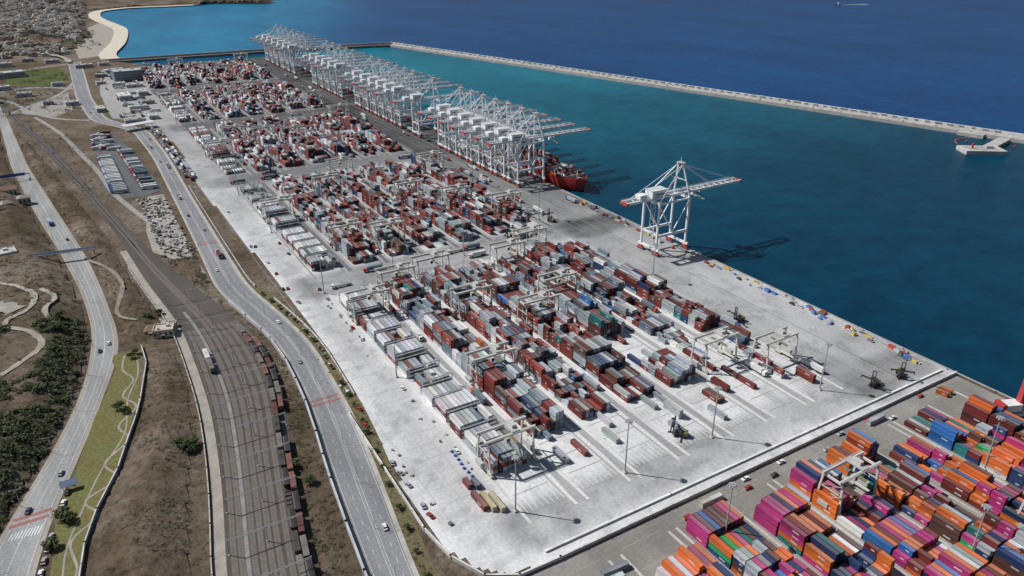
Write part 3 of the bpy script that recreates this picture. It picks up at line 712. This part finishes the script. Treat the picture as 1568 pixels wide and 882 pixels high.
# ------------------------------------------------------------------ light masts
def mast_mesh():
    b=MB(); b.box((0,0,0),(1.8,1.8,.9),(.55,.54,.5)); b.cyl((0,0,.9),.42,29,(.36,.36,.36),8,r2=.2)
    b.cyl((0,0,29.4),1.5,.25,(.3,.3,.3),10)
    for k in range(8):
        a=k*math.pi/4; b.box((1.5*math.cos(a),1.5*math.sin(a),28.8),(.7,.5,.55),(.5,.5,.5),a)
    return b.mesh('light_mast',M_paint)
MM=mast_mesh()
for s,q in ((330,216),(247,215),(134,220),(192,216),(346,376),(347,531),(344,650),(133,350),(133,480),(133,620),(133,740),(346,780),(346,900),(133,900),(346,1040),(250,490),(190,490),(310,492),(250,786),(180,786),(346,1180),(346,1320),(133,1100),(200,160),(340,130),(275,100)): inst('light_mast',MM,(s,q,0))
def lamp_mesh():
    b=MB(); c=(.42,.42,.42); b.cyl((0,0,0),.14,9,c,6,r2=.08); b.beam((0,0,9),(1.8,0,9.4),.09,.09,c); b.beam((0,0,9),(-1.8,0,9.4),.09,.09,c); b.box((2,0,9.35),(.8,.3,.12),c); b.box((-2,0,9.35),(.8,.3,.12),c); return b.mesh('street_lamp',M_paint)
LM=lamp_mesh()
for q in range(210,1300,32): inst('street_lamp',LM,(float((CLf(q)+CRf(q))/2),q,.1))
for q in range(300,1000,36): inst('street_lamp',LM,(float(AL(q))-1,q,.1))

# ------------------------------------------------------------------ vehicles
def car_mesh(c):
    b=MB(); g=(.03,.035,.04)
    b.box((0,0,.35),(1.8,4.4,.55),c,0,.96,.97); b.box((0,-.25,.902),(1.62,2.5,.55),g,0,.84,.72); b.box((0,-.25,1.454),(1.32,1.75,.06),c)
    for x in (-.82,.82):
        for y in (-1.4,1.4): b.cyl((x,y,.33),.33,.22,(.02,.02,.02),10,'x')
    b.box((0,2.2,.5),(1.5,.06,.2),(.6,.6,.55)); b.box((0,-2.2,.55),(1.5,.06,.2),(.3,.02,.02)); return b.mesh('car',M_paint)
CARS=[car_mesh(c) for c in ((.75,.75,.75),(.7,.7,.7),(.35,.36,.38),(.04,.04,.05),(.35,.04,.03),(.3,.3,.3))]
def truck_mesh(cab,load,loaded=True):
    b=MB(); b.box((0,5.6,.9),(2.4,2.2,2.3),cab,0,.95,.9); b.box((0,6.66,1.9),(2.1,.06,.9),(.03,.04,.05)); b.box((0,4,.8),(1.1,3.5,.3),(.06,.06,.06)); b.box((0,-2.2,1.05),(2.3,12.4,.22),(.10,.10,.11))
    if loaded:
        b.box((0,-2.2,1.272),(2.44,12.2,2.6),load); 
        for k in range(11): b.box((0,-7.6+k*1.08,1.5),(2.5,.12,2.38),tuple(v*.8 for v in load))
    for y in (5.6,3.2,-5,-6.3,-7.6):
        for x in (-1.05,1.05): b.cyl((x,y,.5),.5,.32,(.02,.02,.02),10,'x')
    return b.mesh('truck',M_paint)
TR=[truck_mesh((.75,.75,.75),(.7,.7,.68)),truck_mesh((.7,.7,.7),PAL['maroon']),truck_mesh((.05,.12,.35),PAL['lgrey']),truck_mesh((.75,.72,.7),(.1,.1,.1),False),truck_mesh((.6,.1,.06),PAL['bgrey'])]
def heading(f,q): return -math.atan2(float(f(q+6)-f(q-6)),12)
def put(name,mes,f,q,flip=0): inst(name,random.choice(mes),(float(f(q)),q,.12),heading(f,q)+(math.pi if flip else 0))
for q,t,fl in ((240,.75,0),(395,.3,1),(452,.7,0),(560,.28,1),(655,.7,0),(700,.27,1),(905,.3,1),(1020,.72,0),(1230,.3,1)): put('car',CARS,mix(CLf,CRf,t),q,fl)
for q,t,fl in ((590,.7,0),(760,.3,1),(880,.7,0),(980,.3,1)): put('truck',TR,mix(CLf,CRf,t),q,fl)
for q,t,fl in ((330,.3,1),(352,.75,0),(470,.28,1),(478,.7,0),(690,.7,0),(905,.7,0)): put('car',CARS,mix(AL,AR,t),q,fl)
put('truck',TR,mix(AL,AR,.3),740,1)
for q in range(272,345,7):
    if random.random()<.8: inst('parked_car',random.choice(CARS),(float(AR(q))+4.2,q,.06),heading(AR,q))
for i in range(27):
    q=800+i*6.2
    if random.random()<.92: inst('parked_truck',random.choice(TR[:1]*3+TR[2:3]),(33-.01*(q-815),q,.06),rad(78))
for i in range(28):
    q=806+i*6.3
    if random.random()<.92: inst('parked_truck',random.choice(TR[3:]+TR[:1]),(60-.03*(q-812),q,.06),rad(82))
for i in range(40): inst('parked_truck',random.choice(TR),(random.choice((99,102.5,106)),820+i*6.4+random.uniform(-1,1),.06),rad(random.uniform(-6,6)))
for i in range(44): inst('parked_truck',random.choice(TR),(random.uniform(72,126),random.uniform(1170,1600),.09),rad(random.choice((0,90,4,86))))
for i in range(16): inst('parked_truck',random.choice(TR),(30+random.uniform(0,18),990+i*6,.06),rad(85))
for s in range(60):
    j=random.randint(0,6); q=random.choice([random.uniform(225,465),random.uniform(520,760),random.uniform(820,1030)])
    inst('terminal_truck',random.choice(TR),(S0+j*PITCH+24.4,q,.08),random.choice((0,math.pi)))
for s in range(40):
    inst('terminal_truck',random.choice(TR),(random.choice((357,364,372,386,393,400)),random.choice([random.uniform(470,800),random.uniform(600,1600)]),.08),random.choice((0,math.pi)))
for s in range(14):
    y=random.choice((484,500,779,795,1065)); inst('terminal_truck',random.choice(TR),(random.uniform(140,350),y,.08),math.pi/2)
for s in range(24): inst('parked_car',random.choice(CARS),(random.choice((100.5,103,131)) if s<10 else random.choice((110,113,132)),random.uniform(232,350) if s<10 else random.uniform(380,700),.06),rad(random.uniform(-25,25)))
for s in range(22): inst('parked_car',random.choice(CARS),(404+random.uniform(-1,1),random.uniform(205,560),.06),rad(random.uniform(-10,10)))
for s in range(12): inst('parked_car',random.choice(CARS),(random.uniform(170,400),random.choice((171,178,183)),.06),rad(90+random.uniform(-5,5)))
b=MB()
for s in range(60):
    q=random.uniform(200,560); x=random.uniform(401,411); c=random.choice(((.6,.45,.1),(.1,.2,.5),(.5,.5,.48),(.45,.08,.05),(.15,.15,.15)))
    sx,sy,h=random.uniform(1,3),random.uniform(1.5,6),random.uniform(.5,2.2); b.box((x,q,.08),(sx,sy,h),c,random.uniform(-.2,.2)); b.box((x,q,.08+h+.002),(sx*.6,sy*.7,.3),tuple(v*.7 for v in c))
for s in range(46):
    q=random.uniform(225,470); x=random.choice((random.uniform(100,106),random.uniform(127,133))); c=random.choice(((.4,.4,.38),(.15,.15,.15),(.55,.55,.53),(.35,.3,.25)))
    b.box((x,q,.08),(random.uniform(.6,1.8),random.uniform(.6,1.8),random.uniform(.4,1.2)),c,random.random())
for s in range(8): b.box((128.5+random.uniform(-.5,.5),272-s*3.6,.08),(1.3,1.0,.9),(.04,.15,.38),.3)
b.obj('stored_equipment',M_paint)

def handler_mesh():
    b=MB(); d=(.045,.045,.05)
    b.box((0,0,1.2),(3,6.4,1.5),d,0,.95,.95); b.box((0,-2.7,1.5),(3.2,1.8,1.9),(.25,.2,.05)); b.box((0,.4,2.702),(1.9,2,1.9),d,0,.85,.85); b.box((0,.4,3),(1.96,2.06,.9),(.12,.16,.18),0,.9,.9)
    for x in(-.85,.85): b.beam((x,3.6,.6),(x,3.3,11),.4,.6,d)
    for z in (3,7,10.9): b.beam((-.9,3.5,z),(.9,3.5,z),.3,.4,d)
    b.beam((-.8,-2,3.6),(-.8,3.2,8),.2,.25,d); b.beam((.8,-2,3.6),(.8,3.2,8),.2,.25,d)
    b.beam((-6,4.5,6),(6,4.5,6),.6,.7,d); b.box((-6,4.5,5.2),(.4,2.4,.8),d); b.box((6,4.5,5.2),(.4,2.4,.8),d); b.box((0,4,5.4),(2.6,1,1.4),d)
    for y in(2.2,-2.4):
        for x in (-1.7,1.7): b.cyl((x,y,.85),.85,.7,(.015,.015,.015),12,'x')
    return b.mesh('container_handler',M_paint)
HM=handler_mesh()
for s,q,a in ((234,224,40),(360,203,100),(382,202,130),(353,298,80),(344,634,20),(353,520,10),(180,784,60),(300,500,50)): inst('container_handler',HM,(s,q,.06),rad(a))

# ------------------------------------------------------------------ freight trains
def wagon_mesh(load):
    b=MB(); b.box((0,0,.95),(2.7,13.2,.3),(.06,.05,.045)); 
    for y in (-4.6,4.6):
        b.box((0,y,.45),(2,2.6,.5),(.04,.04,.04))
        for d in(-.9,.9):
            for x in(-.75,.75): b.cyl((x,y+d,.46),.46,.14,(.05,.04,.04),10,'x')
    for y in(-6.9,6.9): b.box((0,y,.9),(.4,.6,.3),(.05,.05,.05))
    if load=='hopper':
        b.hexa([(-.9,-5.6,1.26),(.9,-5.6,1.26),(.9,5.6,1.26),(-.9,5.6,1.26)],[(-1.4,-6.3,3.7),(1.4,-6.3,3.7),(1.4,6.3,3.7),(-1.4,6.3,3.7)],(.055,.045,.04)); b.box((0,0,3.702),(2.4,11.8,.25),(.035,.03,.03),0,.6,.9)
    elif load:
        for y in(-3.1,3.1): b.box((0,y,1.252),(2.44,6,2.55),load); b.box((0,y,3.804),(2.1,5.6,.04),tuple(v*.8 for v in load))
    else:
        for y in range(-6,7,3): b.box((0,y,1.252),(2.6,.25,.5),(.12,.1,.08))
    return b.mesh('freight_wagon',M_paint)
WG=[wagon_mesh('hopper'),wagon_mesh((.22,.10,.075)),wagon_mesh((.07,.06,.055)),wagon_mesh(None),wagon_mesh((.20,.18,.16)),wagon_mesh('hopper'),wagon_mesh((.13,.05,.04))]
for t,q0,q1 in ((.84,205,452),(.93,215,330),(.93,355,440)):
    f=mix(RL,RR,t); q=q0
    while q<q1: 
        inst('freight_wagon',random.choice(WG),(float(f(q)),q,.15),heading(f,q)); q+=14.4
f=mix(RL,RR,.17); 
for q in (428,414): inst('freight_wagon',wagon_mesh((.7,.7,.68)) if q==428 else WG[4],(float(f(q)),q,.15),heading(f,q))

# ------------------------------------------------------------------ buildings
def building(name,x,y,sx,sy,h,col,rot=0,floors=2,roof=(.5,.48,.45),hip=False,win=(.05,.07,.09)):
    e=bpy.data.objects.new(name,None); COL.objects.link(e); e.location=(x,y,0); e.rotation_euler[2]=rot
    def part(n,b,m=M_stone):
        o=b.obj(n,m); o.parent=e
    b=MB(); b.box((0,0,-.5),(sx,sy,h+.5),col); part('walls',b)
    b=MB()
    if hip: b.hexa([(-sx/2-.6,-sy/2-.6,h+.01),(sx/2+.6,-sy/2-.6,h+.01),(sx/2+.6,sy/2+.6,h+.01),(-sx/2-.6,sy/2+.6,h+.01)],[(-sx*.2,-.3,h+2.4),(sx*.2,-.3,h+2.4),(sx*.2,.3,h+2.4),(-sx*.2,.3,h+2.4)],roof)
    else:
        b.box((0,0,h+.002),(sx-.8,sy-.8,.15),roof)
        for a,c,u,v in ((0,-sy/2+.2,sx,.4),(0,sy/2-.2,sx,.4),(-sx/2+.2,0,.4,sy-.8),(sx/2-.2,0,.4,sy-.8)): b.box((a,c,h+.003),(u,v,.8),col)
        b.box((sx*.2,sy*.15,h+.155),(sx*.15,sy*.2,1.4),(.5,.5,.5)); b.box((-sx*.25,-sy*.2,h+.155),(sx*.1,sy*.12,1),(.4,.4,.4))
    part('roof',b)
    b=MB(); fh=h/floors
    for k in range(floors):
        z=k*fh+fh*.35; n=max(2,int(sx/3))
        for i in range(n):
            u=-sx/2+(i+.5)*sx/n
            for sg in(-1,1): b.box((u,sg*(sy/2+.02),z),(sx/n*.5,.06,fh*.42),win)
        n=max(2,int(sy/3))
        for i in range(n):
            v=-sy/2+(i+.5)*sy/n
            for sg in(-1,1): b.box((sg*(sx/2+.02),v,z),(.06,sy/n*.5,fh*.42),win)
    part('windows',b,M_paint)
    b=MB(); b.box((0,-sy/2-.05,0),(1.6,.12,2.3),(.12,.08,.05)); b.box((0,-sy/2-.8,2.5),(2.6,1.6,.15),col); part('door',b,M_paint)
    return e
TC=(.24,.14,.10)
building('villa',27,474,12,10,4.6,(.60,.52,.42),rad(-15),1,(.5,.44,.36)); building('villa',20,479,7,6,3.4,(.6,.52,.42),rad(-15),1,(.30,.2,.15),hip=True); building('garden_shed',33,482,5,4,2.8,(.5,.45,.38),rad(-15),1)
building('white_office_building',-63,661,22,14,9,(.7,.7,.68),rad(10),2); building('white_house',-60,636,12,9,6,(.7,.68,.62),rad(10),1)
building('customs_building',117,1500,46,34,17,(.24,.27,.30),rad(4),4,(.4,.42,.42),win=(.04,.08,.1)); building('white_office_building',96,1440,20,16,6,(.6,.6,.58),0,2)
building('white_office_building',100,1220,24,14,6,(.66,.66,.64),rad(3),2); building('warehouse',92,1320,18,40,7,(.5,.5,.5),rad(3),1,(.55,.56,.57)); building('gatehouse',86,1130,26,8,5,(.6,.6,.58),rad(3),1); building('warehouse',-62,1640,46,26,9,(.5,.48,.45),rad(12),1,(.5,.5,.5))
building('warehouse',-75,1500,30,16,6,(.55,.53,.5),rad(12),1); building('workshop_building',52,1240,12,26,5,(.5,.5,.48),rad(5),1); building('workshop_building',-60,850,16,12,8,(.55,.45,.38),rad(5),1,TC,hip=True)
for x,y,a,hgt in ((-60,800,25,8),(-46,815,5,7),(-66,780,40,9),(-70,822,0,9)): building('brick_house',x,y,random.uniform(8,11),random.uniform(7,9),hgt,random.choice(((.42,.34,.27),(.45,.40,.33),(.5,.46,.4))),rad(a),1,random.choice((TC,(.4,.37,.32))),hip=random.random()<.5)
for k,(x,y,sx,sy,h) in enumerate(((118,1420,26,12,5),(120,1345,14,30,6),(80,1560,20,12,5),(104,1600,30,16,6),(110,1150,12,20,5),(118,1260,18,10,5),(72,1480,14,10,4),(-40,1420,20,14,6),(-10,1330,14,10,5),(20,1310,18,12,5),(8,1500,16,10,5),(-85,1380,24,14,6),(60,1690,30,14,6),(95,1700,18,12,5),(10,1790,24,14,6),(-30,1830,20,12,6),(-70,1780,26,14,7))):
    building('office_building' if k%2 else 'warehouse',x,y,sx,sy,h,random.choice(((.6,.6,.58),(.5,.48,.45),(.66,.66,.64))),rad(random.uniform(-5,8)),1,random.choice(((.5,.5,.5),(.6,.6,.6),(.4,.42,.44))))
b=MB()
for k in range(8):
    b.box((70+k*4.6,1085+k*1.5,0),(1.2,10,1.1),(.6,.6,.58))
    b.beam((70+k*4.6,1085+k*1.5,1),(70+k*4.6,1085+k*1.5,6.5),.4,.4,(.6,.6,.6))
b.box((86,1090,6.5),(40,14,.8),(.6,.6,.59),rad(18)); b.obj('gate_canopy',M_paint)
b=MB(); q=640
b.beam((-40,q+4,7),(2,q-2,7),2.2,.6,(.42,.42,.42))
for x in (-38,0): b.beam((x,q,0),(x,q,7),.8,.8,(.45,.45,.45))
for o in(-1.1,1.1): b.beam((-40,q+4+o,8),(2,q-2+o,8),.1,1.1,(.28,.34,.42))
b.obj('footbridge',M_paint)
b=MB(); q=905; b.beam((-70,q,6.5),(-40,q,6.5),.6,1.0,(.2,.3,.5)); b.beam((-66,q-.6,6.5),(-44,q-.6,6.5),.1,3,(.04,.10,.32)); b.beam((-70,q,0),(-70,q,6.5),.5,.5,(.4,.4,.4)); b.beam((-40,q,0),(-40,q,6.5),.5,.5,(.4,.4,.4)); b.obj('road_sign_gantry',M_paint)
b=MB(); b.beam((-36,338,0),(-36,338,3),.25,.25,(.4,.4,.4)); b.beam((-31,338,0),(-31,338,3),.25,.25,(.4,.4,.4)); b.quad([(-37,336,2.8),(-30,336,2.8),(-30,340,4.0),(-37,340,4.0)],(.06,.10,.18)); b.quad([(-37,340,3.96),(-30,340,3.96),(-30,336,2.76),(-37,336,2.76)],(.3,.3,.3)); b.obj('solar_canopy',M_paint)
b=MB()
for k in range(300):
    q=random.uniform(600,775); x=random.uniform(46,69); 
    g=random.choice(((.36,.36,.35),(.12,.12,.12),(.26,.22,.18),(.42,.42,.41),(.16,.13,.11),(.6,.6,.6))); b.box((x,q,.05),(random.uniform(.8,2.6),random.uniform(.8,4),random.uniform(.3,1.8)),g,random.uniform(0,3),random.uniform(.5,1))
b.obj('stored_building_materials',M_stone)
# town on the coast
X=rng.uniform(-330,150,2600); Y=rng.uniform(1900,3400,2600); ok=(vnoise(X,Y,150,501)>.30)&(X<60+(Y-1900)*.08); Z=hE(X,Y)
b=MB()
for x,y,z,o in zip(X,Y,Z,ok):
    if not o: continue
    c=random.choice(((.66,.64,.6),(.6,.55,.46),(.5,.42,.34),(.7,.69,.66),(.45,.33,.25))); a=random.uniform(0,3); sx,sy,h=random.uniform(8,19),random.uniform(8,14),random.uniform(4,11); z-=1
    b.box((x,y,z),(sx,sy,h),c,a); b.box((x,y,z+h+.01),(sx*.9,sy*.9,.4),(.36,.32,.28),a); b.box((x,y,z+h*.35),(sx+.1,sy*.6,h*.18),(.08,.09,.1),a); b.box((x,y,z+h*.7),(sx*.6,sy+.1,h*.14),(.08,.09,.1),a); b.box((x,y,z+h+.41),(sx*.3,sy*.3,2.2),c,a)
b.obj('hillside_town',M_stone)

# ------------------------------------------------------------------ vegetation
def leaf_arrays(cx,cy,cz,r,h,per,base):
    n=len(cx); m=n*per; R=lambda lo,hi: rng.uniform(lo,hi,m)
    rp=lambda a: np.repeat(a,per)
    u=rng.normal(0,.45,m).clip(-1,1); v=rng.normal(0,.45,m).clip(-1,1); wv=rng.random(m)**.7; d=np.hypot(u,v)
    rr=rp(r); x=rp(cx)+u*rr; y=rp(cy)+v*rr; z=rp(cz)+rp(h)*wv*np.clip(1-.7*d*d,.05,1)
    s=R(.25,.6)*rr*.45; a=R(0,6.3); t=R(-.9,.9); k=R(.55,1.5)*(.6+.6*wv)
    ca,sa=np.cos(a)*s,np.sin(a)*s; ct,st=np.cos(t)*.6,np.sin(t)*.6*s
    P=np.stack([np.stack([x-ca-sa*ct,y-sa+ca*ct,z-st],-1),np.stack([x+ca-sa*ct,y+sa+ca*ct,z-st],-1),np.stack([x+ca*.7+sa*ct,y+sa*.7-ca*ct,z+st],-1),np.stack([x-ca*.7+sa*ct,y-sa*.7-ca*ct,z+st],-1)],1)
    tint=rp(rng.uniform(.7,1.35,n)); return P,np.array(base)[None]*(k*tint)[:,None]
def foliage_obj(name,arrs,extra=None,loc=(0,0,0)):
    P=np.concatenate([a[0] for a in arrs]); C=np.concatenate([a[1] for a in arrs]); V=P.reshape(-1,3); Fq=np.arange(len(V)).reshape(-1,4)
    o=link(name,raw_mesh(name,V,Fq,C,M_leaf)); o.location=loc; return o
def shrubs(name,poly,hf,n,rmin,rmax,base,seed,thr=.45,per=22):
    P=np.array(poly);x0,y0=P.min(0);x1,y1=P.max(0)
    x=rng.uniform(x0,x1,n*12);y=rng.uniform(y0,y1,n*12)
    ok=inpoly(x,y,poly)&(fbm(x,y,26,seed,3)>thr); x=x[ok][:n];y=y[ok][:n]
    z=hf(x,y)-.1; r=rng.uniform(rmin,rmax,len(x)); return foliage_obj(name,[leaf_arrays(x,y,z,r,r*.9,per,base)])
zero=lambda x,y:np.zeros(len(np.atleast_1d(x)))
shrubs('hillside_scrub',side(lambda q:AL(q),-70,AL,-5,300,520),hA,2300,.8,3.0,(.048,.060,.026),601,.44)
shrubs('hillside_scrub',side(lambda q:AL(q),-60,AL,-5,520,1200),hA,900,.7,2.6,(.06,.062,.034),603,.47,12)
shrubs('embankment_scrub',polyB,hB,1100,.4,1.5,(.075,.068,.040),605,.47,12)
shrubs('slope_scrub',polyC,hC,1000,.3,1.2,(.08,.075,.047),607,.42,14)
shrubs('roadside_scrub',polyD,hD,260,.5,1.6,(.06,.068,.03),609,.42,14)
shrubs('railside_scrub',[(float(RR(q))+1,q) for q in range(180,500,20)]+[(float(CLf(q))-3.6,q) for q in range(480,170,-20)],zero,520,.4,1.4,(.06,.065,.032),613,.40,14)
shrubs('inland_scrub',[(-120,1240),(30,1240),(30,1700),(-120,1750)],zero,700,1.5,4,(.05,.06,.03),615,.52,12)
shrubs('inland_scrub',[(-20,800),(20,800),(20,1100),(-50,1240),(-60,1200)],zero,260,1.0,2.5,(.05,.06,.03),617,.45,12)
vp=[(float(CRf(q))+2.6,q) for q in range(180,515,15)]+[(float(CRf(q))+8.2,q) for q in range(500,180,-15)]
shrubs('verge_shrubs',vp,zero,380,.4,1.2,(.06,.08,.03),611,.3,14)
Xh=rng.uniform(-400,120,1400); Yh=rng.uniform(1950,3300,1400); foliage_obj('hillside_trees',[leaf_arrays(Xh,Yh,hE(Xh,Yh),rng.uniform(4,10,1400),rng.uniform(4,8,1400),12,(.035,.05,.022))])
def tree(x,y,z,h,r,base,name='tree'):
    e=bpy.data.objects.new(name,None); COL.objects.link(e); e.location=(x,y,z)
    b=MB(); c=(.10,.07,.05); b.cyl((0,0,-.3),h*.045,h*.5,c,7,r2=h*.025); arr=[]
    for k in range(6):
        a=k*1.05+random.random(); l=r*.7; p=(l*math.cos(a),l*math.sin(a),h*(.55+.2*random.random())); b.beam((0,0,h*.38),p,h*.022,h*.022,c)
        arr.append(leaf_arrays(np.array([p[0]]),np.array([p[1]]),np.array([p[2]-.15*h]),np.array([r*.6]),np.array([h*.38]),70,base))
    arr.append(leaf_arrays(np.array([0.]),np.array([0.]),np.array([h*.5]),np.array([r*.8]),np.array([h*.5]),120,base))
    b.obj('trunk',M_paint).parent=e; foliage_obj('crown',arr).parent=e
for x,y,h,r in ((-37,318,5,3.2),(-35,314,4.5,2.6),(-7,397,4.5,2.8),(-5,392,4,2.2),(18,341,5,3.2),(21,343,4.5,2.8),(15,344,4.5,2.6),(19,338,4,2.4),(5,452,4,2.2),(8,456,4,2),(20,500,5,3),(14,497,4.5,2.6),(28,505,4,2.4),(-42,300,5,2.8),(-30,500,5,3),(-28,520,5,3),(62,285,4,2.4),(59,300,4,2)):
    tree(x,y,float(hC(x,y)[0]) if y<360 else (float(hA(x,y)[0]) if x<-25 else 0),h,r,(.05,.068,.026))
for q in range(208,510,14):
    tree(float(CRf(q))+4.3,q+random.uniform(-3,3),0,random.uniform(2,3.2),random.uniform(1,1.6),(.055,.08,.028),'verge_tree')
